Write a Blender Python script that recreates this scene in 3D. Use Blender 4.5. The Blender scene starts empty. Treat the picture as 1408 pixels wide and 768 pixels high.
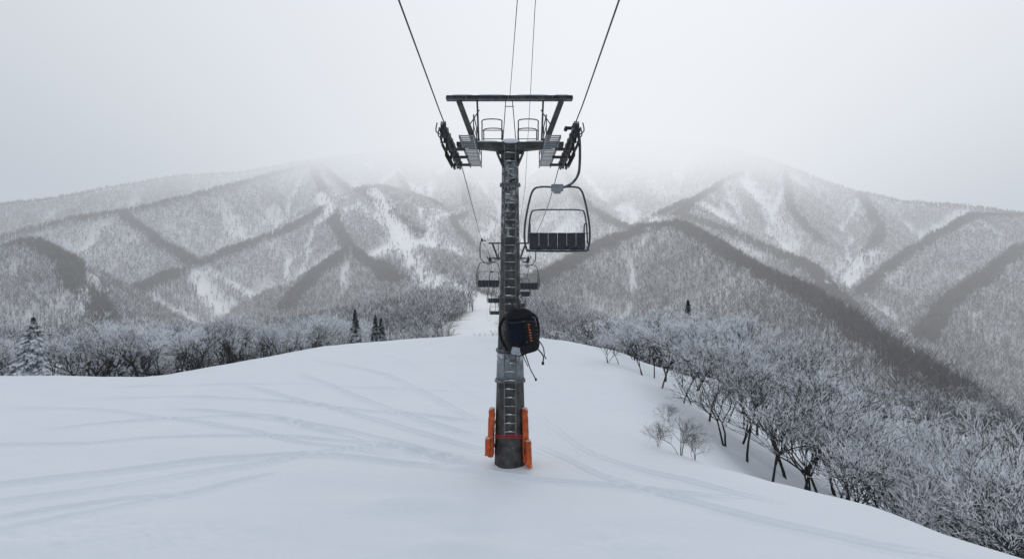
import bpy, math, random, numpy as np
from mathutils import Vector, Matrix
random.seed(7); RS=np.random.RandomState(7)
F=939.0; CX=704.0; CY=384.0; CZ=5.1
sc=bpy.context.scene
D=bpy.data
# ------------------------------------------------------------ helpers
def link(o): sc.collection.objects.link(o)
def empty(name,loc=(0,0,0)):
    e=D.objects.new(name,None); e.location=loc; e.empty_display_size=.3; link(e); return e
def npmesh(name,co,faces,mats=(),midx=None,smooth=True):
    """faces: (n,k) int array"""
    me=D.meshes.new(name); co=np.asarray(co,dtype=np.float32); faces=np.asarray(faces,dtype=np.int32)
    n,k=faces.shape
    me.vertices.add(len(co)); me.vertices.foreach_set('co',co.ravel())
    me.loops.add(n*k); me.loops.foreach_set('vertex_index',faces.ravel())
    me.polygons.add(n); me.polygons.foreach_set('loop_start',np.arange(0,n*k,k,dtype=np.int32))
    me.polygons.foreach_set('use_smooth',np.full(n,smooth,dtype=bool))
    for m in mats: me.materials.append(m)
    if midx is not None: me.polygons.foreach_set('material_index',np.asarray(midx,dtype=np.int32))
    me.update(calc_edges=True); me.validate(); return me
def part(name,parent,vf,mat,smooth=False):
    v,f=vf; me=D.meshes.new(name); me.from_pydata([tuple(p) for p in v],[],f)
    if smooth:
        for p in me.polygons: p.use_smooth=True
    me.materials.append(mat); o=D.objects.new(name,me); link(o)
    if parent: o.parent=parent
    return o
def join(*vfs):
    V=[];Fc=[]
    for v,f in vfs:
        b=len(V); V+=list(v); Fc+=[tuple(i+b for i in q) for q in f]
    return V,Fc
def box(c,s,rot=None,bev=0.0):
    x,y,z=[a/2 for a in s]; b=min(bev,x*.9,y*.9,z*.9)
    if b<=0:
        v=[Vector((i*x,j*y,k*z)) for k in(-1,1) for j in(-1,1) for i in(-1,1)]
        f=[(0,2,3,1),(4,5,7,6),(0,1,5,4),(2,6,7,3),(0,4,6,2),(1,3,7,5)]
    else:
        import bmesh
        bm=bmesh.new(); bmesh.ops.create_cube(bm,size=1)
        for q in bm.verts: q.co=Vector((q.co.x*2*x,q.co.y*2*y,q.co.z*2*z))
        bmesh.ops.bevel(bm,geom=bm.edges[:],offset=b,segments=2,affect='EDGES',profile=.6)
        bm.verts.ensure_lookup_table(); v=[q.co.copy() for q in bm.verts]; f=[tuple(w.index for w in q.verts) for q in bm.faces]; bm.free()
    if rot is not None: v=[rot@p for p in v]
    return [p+Vector(c) for p in v],f
def beam(a,b,w,d,up=Vector((0,1,0))):
    a=Vector(a);b=Vector(b);t=(b-a).normalized(); s=t.cross(up).normalized(); u=s.cross(t)
    v=[p+s*i*w/2+u*j*d/2 for p in(a,b) for j in(-1,1) for i in(-1,1)]
    return v,[(0,2,3,1),(4,5,7,6),(0,1,5,4),(2,6,7,3),(0,4,6,2),(1,3,7,5)]
def tube(pts,r,n=8,closed=False):
    P=[Vector(p) for p in pts]; m=len(P); R=r if isinstance(r,(list,tuple)) else [r]*m
    V=[];Fc=[];prev=None
    for i,p in enumerate(P):
        a=P[(i-1)%m] if (closed or i>0) else p; b=P[(i+1)%m] if (closed or i<m-1) else p
        t=(b-a).normalized()
        if prev is None:
            ref=Vector((0,0,1)) if abs(t.z)<.9 else Vector((0,1,0)); s=t.cross(ref).normalized()
        else: s=(prev-t*prev.dot(t)).normalized()
        prev=s;u=t.cross(s)
        for k in range(n):
            an=2*math.pi*k/n; V.append(p+(s*math.cos(an)+u*math.sin(an))*R[i])
    for i in range(m if closed else m-1):
        j=(i+1)%m
        for k in range(n): Fc.append((i*n+k,i*n+(k+1)%n,j*n+(k+1)%n,j*n+k))
    if not closed: Fc.append(tuple(range(n))[::-1]); Fc.append(tuple((m-1)*n+k for k in range(n)))
    return V,Fc
def spl(pts,n=6,closed=False):
    P=[Vector(p) for p in pts]; m=len(P); out=[]
    for i in range(m if closed else m-1):
        g=(lambda k:P[k%m]) if closed else (lambda k:P[max(0,min(m-1,k))])
        a,b,c,d=g(i-1),g(i),g(i+1),g(i+2)
        for k in range(n):
            t=k/n; out.append(.5*((2*b)+(-a+c)*t+(2*a-5*b+4*c-d)*t*t+(-a+3*b-3*c+d)*t**3))
    if not closed: out.append(P[-1])
    return out
def sq(c,s,e1=.45,e2=.45,rot=None,nu=24,nv=16,fn=None):
    V=[];Fc=[]
    pw=lambda a,e: math.copysign(abs(a)**e,a)
    for i in range(nv+1):
        th=-math.pi/2+math.pi*i/nv
        for k in range(nu):
            ph=2*math.pi*k/nu
            p=Vector((s[0]/2*pw(math.cos(th),e1)*pw(math.cos(ph),e2),s[1]/2*pw(math.cos(th),e1)*pw(math.sin(ph),e2),s[2]/2*pw(math.sin(th),e1)))
            if fn: p=fn(p)
            if rot is not None: p=rot@p
            V.append(p+Vector(c))
    for i in range(nv):
        for k in range(nu): Fc.append((i*nu+k,i*nu+(k+1)%nu,(i+1)*nu+(k+1)%nu,(i+1)*nu+k))
    return V,Fc
def wheel(c,r,w,n=20):
    prof=[(-w/2,r*.25),(-w/2,r*.8),(-w/2,r),(-w*.25,r*.95),(w*.25,r*.95),(w/2,r),(w/2,r*.8),(w/2,r*.25)]
    V=[];Fc=[];m=len(prof)
    for x,q in prof:
        for k in range(n):
            a=2*math.pi*k/n; V.append(Vector((c[0]+x,c[1]+q*math.cos(a),c[2]+q*math.sin(a))))
    for i in range(m-1):
        for k in range(n): Fc.append((i*n+k,i*n+(k+1)%n,(i+1)*n+(k+1)%n,(i+1)*n+k))
    Fc.append(tuple(range(n)));Fc.append(tuple((m-1)*n+k for k in range(n))[::-1])
    return V,Fc
# ------------------------------------------------------------ materials
def mat(name,col,rough=.6,metal=0,var=.25,scale=6,bump=0,spec=.4,dirt=None,rime=0):
    m=D.materials.new(name); m.use_nodes=True; nt=m.node_tree; b=nt.nodes['Principled BSDF']
    b.inputs['Roughness'].default_value=rough; b.inputs['Metallic'].default_value=metal; b.inputs['Specular IOR Level'].default_value=spec
    tc=nt.nodes.new('ShaderNodeTexCoord'); nz=nt.nodes.new('ShaderNodeTexNoise'); nz.inputs['Scale'].default_value=scale; nz.inputs['Detail'].default_value=6
    nt.links.new(tc.outputs['Object'],nz.inputs['Vector'])
    cr=nt.nodes.new('ShaderNodeValToRGB'); c=col
    cr.color_ramp.elements[0].position=.3; cr.color_ramp.elements[1].position=.72
    cr.color_ramp.elements[0].color=(*[q*(1-var) for q in c],1); cr.color_ramp.elements[1].color=(*(dirt or [min(1,q*(1+var)) for q in c]),1)
    nt.links.new(nz.outputs['Fac'],cr.inputs['Fac']); last=cr.outputs['Color']
    if rime:
        # thin rime where surfaces face up, plus wind-blown speckle
        g=nt.nodes.new('ShaderNodeNewGeometry'); s=nt.nodes.new('ShaderNodeSeparateXYZ'); nt.links.new(g.outputs['Normal'],s.inputs[0])
        n2=nt.nodes.new('ShaderNodeTexNoise'); n2.inputs['Scale'].default_value=7; n2.inputs['Detail'].default_value=9; n2.inputs['Roughness'].default_value=.7; nt.links.new(tc.outputs['Object'],n2.inputs['Vector'])
        ma=nt.nodes.new('ShaderNodeMath'); ma.operation='MULTIPLY_ADD'; ma.inputs[1].default_value=.35; nt.links.new(s.outputs['Z'],ma.inputs[0]); nt.links.new(n2.outputs['Fac'],ma.inputs[2])
        r2=nt.nodes.new('ShaderNodeMapRange'); r2.interpolation_type='SMOOTHSTEP'; r2.inputs[1].default_value=.62; r2.inputs[2].default_value=.78; r2.inputs[4].default_value=rime; nt.links.new(ma.outputs[0],r2.inputs[0])
        mx=nt.nodes.new('ShaderNodeMix'); mx.data_type='RGBA'; mx.inputs[7].default_value=(.82,.84,.87,1); nt.links.new(r2.outputs[0],mx.inputs[0]); nt.links.new(last,mx.inputs[6]); last=mx.outputs[2]
    nt.links.new(last,b.inputs['Base Color'])
    if bump:
        bp=nt.nodes.new('ShaderNodeBump'); bp.inputs['Strength'].default_value=bump; bp.inputs['Distance'].default_value=.02
        nt.links.new(nz.outputs['Fac'],bp.inputs['Height']); nt.links.new(bp.outputs['Normal'],b.inputs['Normal'])
    return m
M_steel=mat('dark_steel',(.046,.044,.041),.65,0,.4,5,.2,dirt=(.10,.095,.088),rime=.55)
M_beam=mat('weathered_steel',(.08,.085,.09),.65,0,.4,5,.2,dirt=(.18,.185,.19),rime=.8)
M_galv=mat('galvanised_steel',(.22,.24,.255),.5,.3,.25,9,.1,rime=.6)
M_rail=mat('painted_tube',(.06,.068,.075),.5,.2,.3,9,rime=.7)
M_rung=mat('ladder_rung',(.20,.205,.205),.6,.2,.3,9,rime=.7)
M_black=mat('black_rubber',(.018,.018,.02),.6,0,.3,12,rime=.5)
M_seat=mat('seat_vinyl',(.022,.024,.028),.45,0,.3,10,.1)
M_orange=mat('orange_pad',(.50,.095,.022),.65,0,.35,7,.5,rime=.5)
M_red=mat('red_rope',(.45,.04,.03),.7,0,.2,30)
M_snow=mat('snow_cap',(.86,.87,.89),.8,0,.03,10,.3,spec=.2)
M_cable=mat('wire_rope',(.06,.062,.065),.5,.3,.2,30)
M_cloth=mat('pack_black_nylon',(.015,.015,.017),.8,0,.35,25,.5,spec=.2)
M_cloth2=mat('pack_grey_webbing',(.06,.06,.065),.85,0,.3,30,.3,spec=.2)
M_navy=mat('pack_navy_nylon',(.008,.012,.022),.8,0,.3,20,.5,spec=.15)
M_white=mat('pack_pale_fabric',(.33,.35,.38),.85,0,.3,20,.3)
M_mark=mat('pack_orange_print',(.50,.13,.05),.7,0,.1,20)
M_bark=mat('bark',(.038,.033,.030),.9,0,.35,14,.4)
M_twig=mat('dark_twig',(.052,.047,.044),.85,0,.35,3,0,spec=.2,dirt=(.16,.155,.155))
M_rime=mat('rime_frost',(.86,.87,.895),.85,0,.12,3,0,spec=.2)
M_bush=mat('bare_bush',(.11,.095,.085),.9,0,.3,5)
M_ftree=mat('forest_bare_branch',(.085,.085,.09),.9,0,.35,.05,0,spec=.1)
M_frost=mat('forest_frosted_branch',(.66,.67,.70),.9,0,.25,.05,0,spec=.1)
def conifer_mat():
    m=D.materials.new('snowy_needles'); m.use_nodes=True; nt=m.node_tree; b=nt.nodes['Principled BSDF']; b.inputs['Roughness'].default_value=.85
    g=nt.nodes.new('ShaderNodeNewGeometry'); s=nt.nodes.new('ShaderNodeSeparateXYZ'); nt.links.new(g.outputs['True Normal'],s.inputs[0])
    ab=nt.nodes.new('ShaderNodeMath'); ab.operation='ABSOLUTE'; nt.links.new(s.outputs['Z'],ab.inputs[0])
    tc=nt.nodes.new('ShaderNodeTexCoord'); nz=nt.nodes.new('ShaderNodeTexNoise'); nz.inputs['Scale'].default_value=3.0; nt.links.new(tc.outputs['Object'],nz.inputs['Vector'])
    ad=nt.nodes.new('ShaderNodeMath'); nt.links.new(ab.outputs[0],ad.inputs[0]); nt.links.new(nz.outputs['Fac'],ad.inputs[1])
    cr=nt.nodes.new('ShaderNodeValToRGB'); cr.color_ramp.elements[0].position=.52; cr.color_ramp.elements[1].position=.68
    dv=nt.nodes.new('ShaderNodeMath'); dv.operation='MULTIPLY'; dv.inputs[1].default_value=.5; nt.links.new(ad.outputs[0],dv.inputs[0])
    cr.color_ramp.elements[0].color=(.03,.042,.038,1); cr.color_ramp.elements[1].color=(.86,.88,.91,1)
    nt.links.new(dv.outputs[0],cr.inputs[0]); nt.links.new(cr.outputs[0],b.inputs['Base Color']); return m
M_con=conifer_mat()
# ------------------------------------------------------------ noise
LAT=RS.rand(256,256)
def vn(x,y):
    xi=np.floor(x).astype(int); yi=np.floor(y).astype(int); fx=x-xi; fy=y-yi
    fx=fx*fx*(3-2*fx); fy=fy*fy*(3-2*fy)
    a=LAT[xi&255,yi&255]; b=LAT[(xi+1)&255,yi&255]; c=LAT[xi&255,(yi+1)&255]; d=LAT[(xi+1)&255,(yi+1)&255]
    return (a*(1-fx)+b*fx)*(1-fy)+(c*(1-fx)+d*fx)*fy
def fbm(x,y,o=4):
    s=0;a=.5;t=0
    for i in range(o): s=s+a*vn(x+17.3*i,y+5.1*i); t+=a; a*=.5; x=x*2.03; y=y*2.03
    return s/t
def P(px,py,d): return ((px-CX)/F*d, d, CZ+(CY-py)/F*d)
# ------------------------------------------------------------ terrain definition
poly=np.array([(-70,33),(-27,34.5),(-20,35),(-16.5,37.4),(-14.8,45),(-13,53),(-9,58.4),(-4.3,62),(0,63),(3.2,59),(6.2,52),(5.9,44),(4.9,34),(4.0,27),(3.7,22),(4.2,19.2),(5.5,17),(7.1,15.2),(8.9,12.3),(12,8),(17,0),(24,-20),(30,-60),(-80,-60)],float)
def sdist(x,y):
    n=len(poly); d=np.full(x.shape,1e9); ins=np.zeros(x.shape,bool)
    for i in range(n):
        a=poly[i]; b=poly[(i+1)%n]; e=b-a; t=np.clip(((x-a[0])*e[0]+(y-a[1])*e[1])/(e@e),0,1)
        d=np.minimum(d,np.hypot(x-a[0]-t*e[0],y-a[1]-t*e[1]))
        c=((a[1]>y)!=(b[1]>y)); 
        with np.errstate(divide='ignore',invalid='ignore'):
            xx=a[0]+(y-a[1])*(b[0]-a[0])/(b[1]-a[1]+1e-12)
        ins^=(c&(x<xx))
    return np.where(ins,-d,d)
ridges=[
[(-250,300,1250),(0,285,1250),(60,278,1250),(150,262,1300),(240,247,1350),(330,240,1400),(420,225,1450),(520,213,1550),(620,203,1600),(720,198,1650),(800,195,1650),(900,196,1600),(1000,207,1500),(1060,225,1450),(1110,243,1400),(1180,268,1350),(1240,281,1300),(1330,286,1250),(1408,298,1200),(1700,320,1150)],
[(430,228,1430),(300,262,1150),(180,292,1000),(100,305,920),(0,332,850),(-200,370,750)],
[(430,230,1400),(455,285,1130),(400,318,950),(350,335,880),(270,365,760),(200,400,640),(130,445,520),(100,470,450)],
[(165,294,985),(215,330,850),(265,368,740)],
[(-150,360,700),(0,350,620),(50,338,600),(90,365,550),(125,415,480),(140,450,430)],
[(455,288,1110),(480,345,800),(515,370,720),(560,412,600)],
[(480,345,800),(430,378,700),(388,428,590)],
[(440,228,1430),(490,275,1230),(545,340,980),(580,372,880)],
[(620,205,1600),(645,280,1250),(625,325,1080),(650,365,900),(700,395,800)],
[(540,215,1560),(560,270,1320),(600,310,1180)],
[(760,200,1640),(790,270,1250),(830,300,1050),(870,320,900)],
[(870,330,820),(890,318,760),(930,314,700),(980,340,600),(1040,375,500),(1100,410,430),(1160,445,380),(1230,490,330),(1300,535,290),(1408,592,250),(1600,690,210)],
[(890,318,760),(840,335,700),(790,360,620),(750,382,560),(715,400,500)],
[(1040,230,1460),(990,255,1280),(960,275,1150),(930,298,980),(1000,320,860),(1060,350,760),(1110,372,690),(1150,410,600),(1200,455,520)],
[(960,275,1150),(900,300,1000)],
[(1408,300,1180),(1340,300,1000),(1290,325,880),(1240,360,780),(1180,408,670)],
[(1080,232,1440),(1090,290,1180),(1130,335,1000)],
[(1180,268,1345),(1210,315,1080),(1190,360,900)],
[(1750,330,800),(1408,345,760),(1350,385,660),(1290,430,580),(1270,470,510)],
]
RW=[np.array([P(*q) for q in r]) for r in ridges]
def mtn(x,y,slope=.66):
    """tents along ridge lines. returns height, gap to second tent, distance from the winning crest, rib noise"""
    wx=x+(fbm(x/70,y/70,3)-.5)*18; wy=y+(fbm(x/70+40,y/70+9,3)-.5)*18
    t1=np.full(x.shape,-1e4); t2=t1.copy(); dd=np.full(x.shape,1e4); rb=np.zeros(x.shape)
    for ri,r in enumerate(RW):
        best=np.full(x.shape,-1e4); arc=np.zeros(x.shape); dist=np.full(x.shape,1e4); L=0
        for a,b in zip(r[:-1],r[1:]):
            e=(b-a)[:2]; l2=e@e; l=math.sqrt(l2); t=np.clip(((wx-a[0])*e[0]+(wy-a[1])*e[1])/l2,0,1)
            d=np.hypot(wx-a[0]-t*e[0],wy-a[1]-t*e[1]); z=a[2]+t*(b[2]-a[2])-slope*(np.sqrt(d*d+16)-4)
            m=z>best; best=np.where(m,z,best); arc=np.where(m,L+t*l,arc); dist=np.where(m,d,dist); L+=l
        rib=fbm(arc/40+ri*13.7,dist/260+ri*3.1,3)-.5
        best=best-np.minimum(dist,110)*.42*rib
        m=best>t1; t2=np.where(m,t1,np.maximum(t2,best)); t1=np.where(m,best,t1); dd=np.where(m,dist,dd); rb=np.where(m,rib,rb)
    return t1,t1-t2,dd,rb
def smax(a,b,k):
    h=np.clip(.5+.5*(a-b)/k,0,1); return b*(1-h)+a*h+k*h*(1-h)
mounds=[(-2.0,15.3,1.4,.55,.26),(-1.0,12.7,.9,.40,.19),(-1.9,16.8,1.2,.7,.10),(2.2,14.5,1.6,.8,.10),(-6.5,14.2,2.5,.9,.10),(0.0,18.75,1.3,.9,.16),(-.9,13.7,.8,.4,-.08),(-9,12.9,2.2,.6,.09),(2.6,12.9,.8,.5,.11),(-4.2,17.6,2.0,.8,.08),(-9.5,20.5,3,1.2,.12)]
def G(px,py): y=CZ*F/(py-CY); return ((px-CX)/F*y,y)
tracks=[]
def tr(pts,w,dep,pair=0.0):
    q=np.array([G(*p) for p in pts]); q=q[np.argsort(q[:,0])]; tracks.append((q,w,dep*1.3,pair))
tr([(-60,670),(0,663),(150,649),(300,634),(400,627),(500,628),(600,640)],.10,.06,.2)
tr([(-60,700),(0,691),(150,672),(300,648),(400,632),(480,618),(560,606)],.12,.065,.24)
tr([(-60,745),(0,735),(80,716),(130,708),(220,690),(300,668),(380,650)],.13,.08,.0)
tr([(-60,728),(0,718),(60,707),(140,694),(240,680)],.08,.05,.2)
tr([(60,590),(200,577),(330,572),(440,585),(560,612),(660,640)],.10,.045,.2)
tr([(240,560),(380,574),(480,600),(600,625),(680,648)],.09,.04,.2)
tr([(330,530),(450,560),(560,590),(670,620)],.10,.04,.22)
tr([(400,512),(480,540),(560,572),(660,600)],.10,.04,.2)
tr([(100,548),(250,545),(400,553),(520,566),(660,580)],.10,.04,.2)
tr([(420,495),(520,512),(600,548),(665,585)],.10,.04,.2)
tr([(150,530),(320,528),(460,531),(640,540)],.12,.04,.25)
tr([(500,482),(560,500),(620,530),(668,556)],.12,.04,.25)
tr([(-60,610),(100,612),(260,600),(400,598),(520,612),(640,630)],.09,.04,.2)
tr([(0,560),(150,562),(300,585),(420,610),(540,625)],.09,.035,.2)
tr([(730,560),(760,590),(800,620),(860,642),(960,668),(1080,700)],.09,.03,.2)
tr([(735,600),(780,640),(860,665),(980,700),(1150,742),(1300,775)],.09,.03,.22)
tr([(725,520),(770,545),(820,590),(850,622)],.12,.03,.2)
tr([(600,640),(700,655),(850,668),(1000,688)],.08,.035,.18)
tr([(500,470),(580,482),(660,486),(740,478)],.15,.03,.3)
def near(x,y):
    s=sdist(x+ (fbm(x/6,y/6,3)-.5)*1.4, y+(fbm(x/6+9,y/6+3,3)-.5)*1.6)
    so=np.maximum(s,0); side=1/(1+np.exp(-(x-2)/2.5))
    k=.25+(.63-.25)*side*(1/(1+np.exp((y-56)/5)))
    w=2.0+1.5*(1-side)
    z=-k*(np.sqrt(so*so+w*w)-w)
    z=z+(fbm(x/9,y/9,4)-.5)*.36*np.clip((y-6)/10,.3,1)+(fbm(x/1.8,y/2.6,3)-.5)*.06
    for mx,my,a,b,h in mounds: z=z+h*np.exp(-((x-mx)/a)**2-((y-my)/b)**2)
    for q,w,dep,pair in tracks:
        xm=(x>q[0,0]-.5)&(x<q[-1,0]+.5)
        if not xm.any(): continue
        xs=x[xm]; ys=y[xm]
        f=lambda X: (np.interp(X-.8,q[:,0],q[:,1])+np.interp(X,q[:,0],q[:,1])+np.interp(X+.8,q[:,0],q[:,1])+np.interp(X-.4,q[:,0],q[:,1])+np.interp(X+.4,q[:,0],q[:,1]))/5+(vn(X/1.7,X*0+q[0,1])-.5)*.25
        fy=f(xs); sl=(f(xs+.1)-fy)/.1; den=np.sqrt(1+sl*sl)
        fade=np.clip((xs-q[0,0]+.5)/1.5,0,1)*np.clip((q[-1,0]+.5-xs)/1.5,0,1)*(.5+.9*vn(xs/2.3,xs*0+w*50))
        zz=np.zeros(xs.shape)
        for off in ((0,) if pair==0 else (-pair/2,pair/2)):
            dd=(ys-fy)/den-off; zz+= -dep*np.exp(-(dd/w)**2*1.6)+dep*.5*np.exp(-((np.abs(dd)-w*1.5)/(w*.7))**2)
        z[xm]+=zz*fade
    ch=np.exp(-((x+8.5)/3.0)**2-((y-13.4)/.9)**2)+.7*np.exp(-((x-2.3)/1.0)**2-((y-13.2)/.6)**2); z=z+ch*(fbm(x/.35,y/.35,2)-.5)*.14
    return z,s
def floor(x,y):
    zc=np.interp(y,[-3000,0,100,200,300,450,600,800,1000,1200,1600],[-60,-30,-20,-17,-13,-7,7,40,100,165,200])
    xc=np.interp(y,[0,300,450,600,800,1000,1200],[-8,-12,-18,-60,-110,-180,-240])
    dx=x-xc; k=np.interp(y,[0,350,600],[.12,.14,.38])
    return np.maximum(zc-np.where(dx>0,.34,k)*(np.sqrt(dx*dx+400)-20),-110)
def H(x,y,full=False):
    x=np.asarray(x,float);y=np.asarray(y,float); r=np.hypot(x,y)
    z=np.full(x.shape,-200.); s=np.full(x.shape,500.); nm=r<330
    if nm.any():
        zn,sn=near(x[nm],y[nm]); z[nm]=zn; s[nm]=sn
    fl=floor(x,y)+(fbm(x/30,y/30,3)-.5)*6*np.clip((s-5)/40,0,1)
    out=np.where(s<3,z,smax(z,fl,4.0*np.clip((s-3)/20,.01,1)))
    gap=np.full(x.shape,99.);dd=np.full(x.shape,99.); rib=np.zeros(x.shape); mm=(r>110)&(y>-50)
    if mm.any():
        t1,g,d,rb=mtn(x[mm],y[mm]); f=out[mm]
        out[mm]=smax(t1,f,5.0); gap[mm]=np.minimum(g,np.where(f>t1,40,np.abs(t1-f)+3)); dd[mm]=d; rib[mm]=np.where(f>t1,0,rb)
    out=out+np.where(r>150,(fbm(x/14,y/14,3)-.5)*2.2,0)
    return (out,s,gap,dd,rib) if full else out
# polar sheet
ra=np.concatenate([[.4,1.5,3,5,7,8.5],9.5*1.002**np.arange(0,720)]); r0=ra[-1]
rb=r0*1.005**np.arange(1,240); rc=rb[-1]*1.0075**np.arange(1,460); rr=np.concatenate([ra,rb,rc]); rr=rr[rr<4200]
th=np.concatenate([np.linspace(-46,46,900),np.linspace(46,314,70)[1:-1]])*math.pi/180
TH,RR=np.meshgrid(th,rr); X=RR*np.sin(TH); Y=RR*np.cos(TH)
Z,S,GAP,DD,RIB=H(X.ravel(),Y.ravel(),True)
co=np.stack([X.ravel(),Y.ravel(),Z],1); nt_=len(th); nr=len(rr)
idx=np.arange(nr*nt_).reshape(nr,nt_); nx=np.roll(idx,-1,axis=1)
quads=np.stack([idx[:-1],idx[1:],nx[1:],nx[:-1]],-1)
split=int(np.searchsorted(rr,72.0))
print('terrain',co.shape)
def hit(px,py,d0=120,d1=2000):
    ds=np.geomspace(d0,d1,500); u=(px-CX)/F; v=(CY-py)/F
    h=H(u*ds,ds); k=np.argmax(h>CZ+v*ds); return (u*ds[k],ds[k])
runs=[([(668,420),(640,408),(600,402),(575,375),(560,345),(548,320),(530,290),(512,262)],14,.85),
      ([(600,398),(585,360),(590,330),(600,300),(640,285)],9,.6),
      ([(455,300),(450,282),(440,268)],11,.9),([(330,325),(310,290),(300,280)],12,.55),([(420,300),(380,290),(360,310)],10,.5),
      ([(1330,292),(1300,310),(1270,330)],14,.8),([(1030,262),(1055,285),(1075,320),(1090,345)],14,.6),([(1000,250),(1010,280),(1020,300)],12,.5),([(1200,345),(1170,380),(1145,400)],12,.7),
      ([(850,285),(870,300),(900,305)],10,.8),([(430,340),(410,385),(380,430)],6,.6),([(120,370),(130,400),(115,430)],6,.7),([(700,260),(690,300),(660,330)],10,.6),([(980,270),(1000,290)],8,.6)]
RUN=[(np.array([hit(*q) for q in r]),w,a) for r,w,a in runs]
RUN.append((np.array([(-8,60),(-11,180),(-13,300),(-16,420),(-30,480)]),9,1.))
def runmask(x,y):
    m=np.zeros(x.shape)
    for q,w,al in RUN:
        d=np.full(x.shape,1e9)
        for a,b in zip(q[:-1],q[1:]):
            e=b-a; t=np.clip(((x-a[0])*e[0]+(y-a[1])*e[1])/(e@e+1e-9),0,1); d=np.minimum(d,np.hypot(x-a[0]-t*e[0],y-a[1]-t*e[1]))
        ww=w*(.3+1.4*fbm(x/18,y/18,4))
        m=np.maximum(m,al*np.clip((ww-d)/(.8*ww)+.5,0,1))
    return m
def forestness(x,y,gap,dd,rib):
    n=fbm(x/38,y/38,4)-.5
    gully=np.clip((gap-1)/6+n*1.5,.05,1)                       # snow collects where two flanks meet
    chute=1-.75*np.clip((rib-.16+n*.20)*7,0,1)*np.clip((dd-15)/25,0,1)   # and in the hollows between ribs
    f=gully*chute*np.clip(.84+(fbm(x/80+5,y/80,3)-.5)*1.2,.35,1)
    f=np.maximum(f,np.clip(1.3-dd/11,0,1))
    return f*(1-runmask(x,y))
def snow_mat():
    m=D.materials.new('snow_surface'); m.use_nodes=True; nt=m.node_tree; b=nt.nodes['Principled BSDF']
    b.inputs['Roughness'].default_value=.75; b.inputs['Specular IOR Level'].default_value=.25
    tc=nt.nodes.new('ShaderNodeTexCoord')
    n1=nt.nodes.new('ShaderNodeTexNoise'); n1.inputs['Scale'].default_value=.35; n1.inputs['Detail'].default_value=5
    n2=nt.nodes.new('ShaderNodeTexNoise'); n2.inputs['Scale'].default_value=9; n2.inputs['Detail'].default_value=8
    mp=nt.nodes.new('ShaderNodeMapping'); mp.inputs['Scale'].default_value=(.35,1,1); nt.links.new(tc.outputs['Object'],mp.inputs[0])
    n3=nt.nodes.new('ShaderNodeTexNoise'); n3.inputs['Scale'].default_value=2.2; n3.inputs['Detail'].default_value=5
    nt.links.new(tc.outputs['Object'],n1.inputs[0]); nt.links.new(tc.outputs['Object'],n2.inputs[0]); nt.links.new(mp.outputs[0],n3.inputs[0])
    cr=nt.nodes.new('ShaderNodeValToRGB'); cr.color_ramp.elements[0].color=(.84,.87,.91,1); cr.color_ramp.elements[1].color=(.90,.92,.945,1)
    nt.links.new(n1.outputs[0],cr.inputs[0]); nt.links.new(cr.outputs[0],b.inputs['Base Color'])
    b1=nt.nodes.new('ShaderNodeBump'); b1.inputs['Strength'].default_value=.5; b1.inputs['Distance'].default_value=.02
    b2=nt.nodes.new('ShaderNodeBump'); b2.inputs['Strength'].default_value=.6; b2.inputs['Distance'].default_value=.07
    nt.links.new(n2.outputs[0],b1.inputs['Height']); nt.links.new(n3.outputs[0],b2.inputs['Height']); nt.links.new(b1.outputs[0],b2.inputs['Normal']); nt.links.new(b2.outputs[0],b.inputs['Normal'])
    return m
def mtn_mat():
    m=D.materials.new('mountain_snow_and_scrub'); m.use_nodes=True; nt=m.node_tree; b=nt.nodes['Principled BSDF']; b.inputs['Roughness'].default_value=.9; b.inputs['Specular IOR Level'].default_value=.1
    at=nt.nodes.new('ShaderNodeAttribute'); at.attribute_name='forest'
    tc=nt.nodes.new('ShaderNodeTexCoord'); n1=nt.nodes.new('ShaderNodeTexNoise'); n1.inputs['Scale'].default_value=.15; n1.inputs['Detail'].default_value=8; n1.inputs['Roughness'].default_value=.75
    nt.links.new(tc.outputs['Object'],n1.inputs[0])
    cr=nt.nodes.new('ShaderNodeValToRGB'); cr.color_ramp.elements[0].position=.38; cr.color_ramp.elements[1].position=.64
    cr.color_ramp.elements[0].color=(.24,.245,.26,1); cr.color_ramp.elements[1].color=(.66,.675,.70,1)
    nt.links.new(n1.outputs[0],cr.inputs[0])
    mx=nt.nodes.new('ShaderNodeMix'); mx.data_type='RGBA'; mx.inputs[6].default_value=(.87,.89,.915,1)
    nt.links.new(at.outputs['Fac'],mx.inputs[0]); nt.links.new(cr.outputs[0],mx.inputs[7]); nt.links.new(mx.outputs[2],b.inputs['Base Color']); return m
M_ground=snow_mat(); M_mtn=mtn_mat()
c1=co[:(split+1)*nt_]
me=npmesh('snow_ground',c1,quads[:split].reshape(-1,4),[M_ground]); link(D.objects.new('snow_ground',me))
c2=co[split*nt_:]
me=npmesh('mountain_range',c2,(quads[split:]-split*nt_).reshape(-1,4),[M_mtn])
x2,y2=c2[:,0],c2[:,1]; fo=forestness(x2,y2,GAP[split*nt_:],DD[split*nt_:],RIB[split*nt_:])
fo=fo*np.clip((S[split*nt_:]-14)/30,0,1)*np.clip((np.hypot(x2,y2)-60)/100,.2,1)
at=me.attributes.new('forest','FLOAT','POINT'); at.data.foreach_set('value',fo.astype(np.float32))
link(D.objects.new('mountain_range',me))
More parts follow.
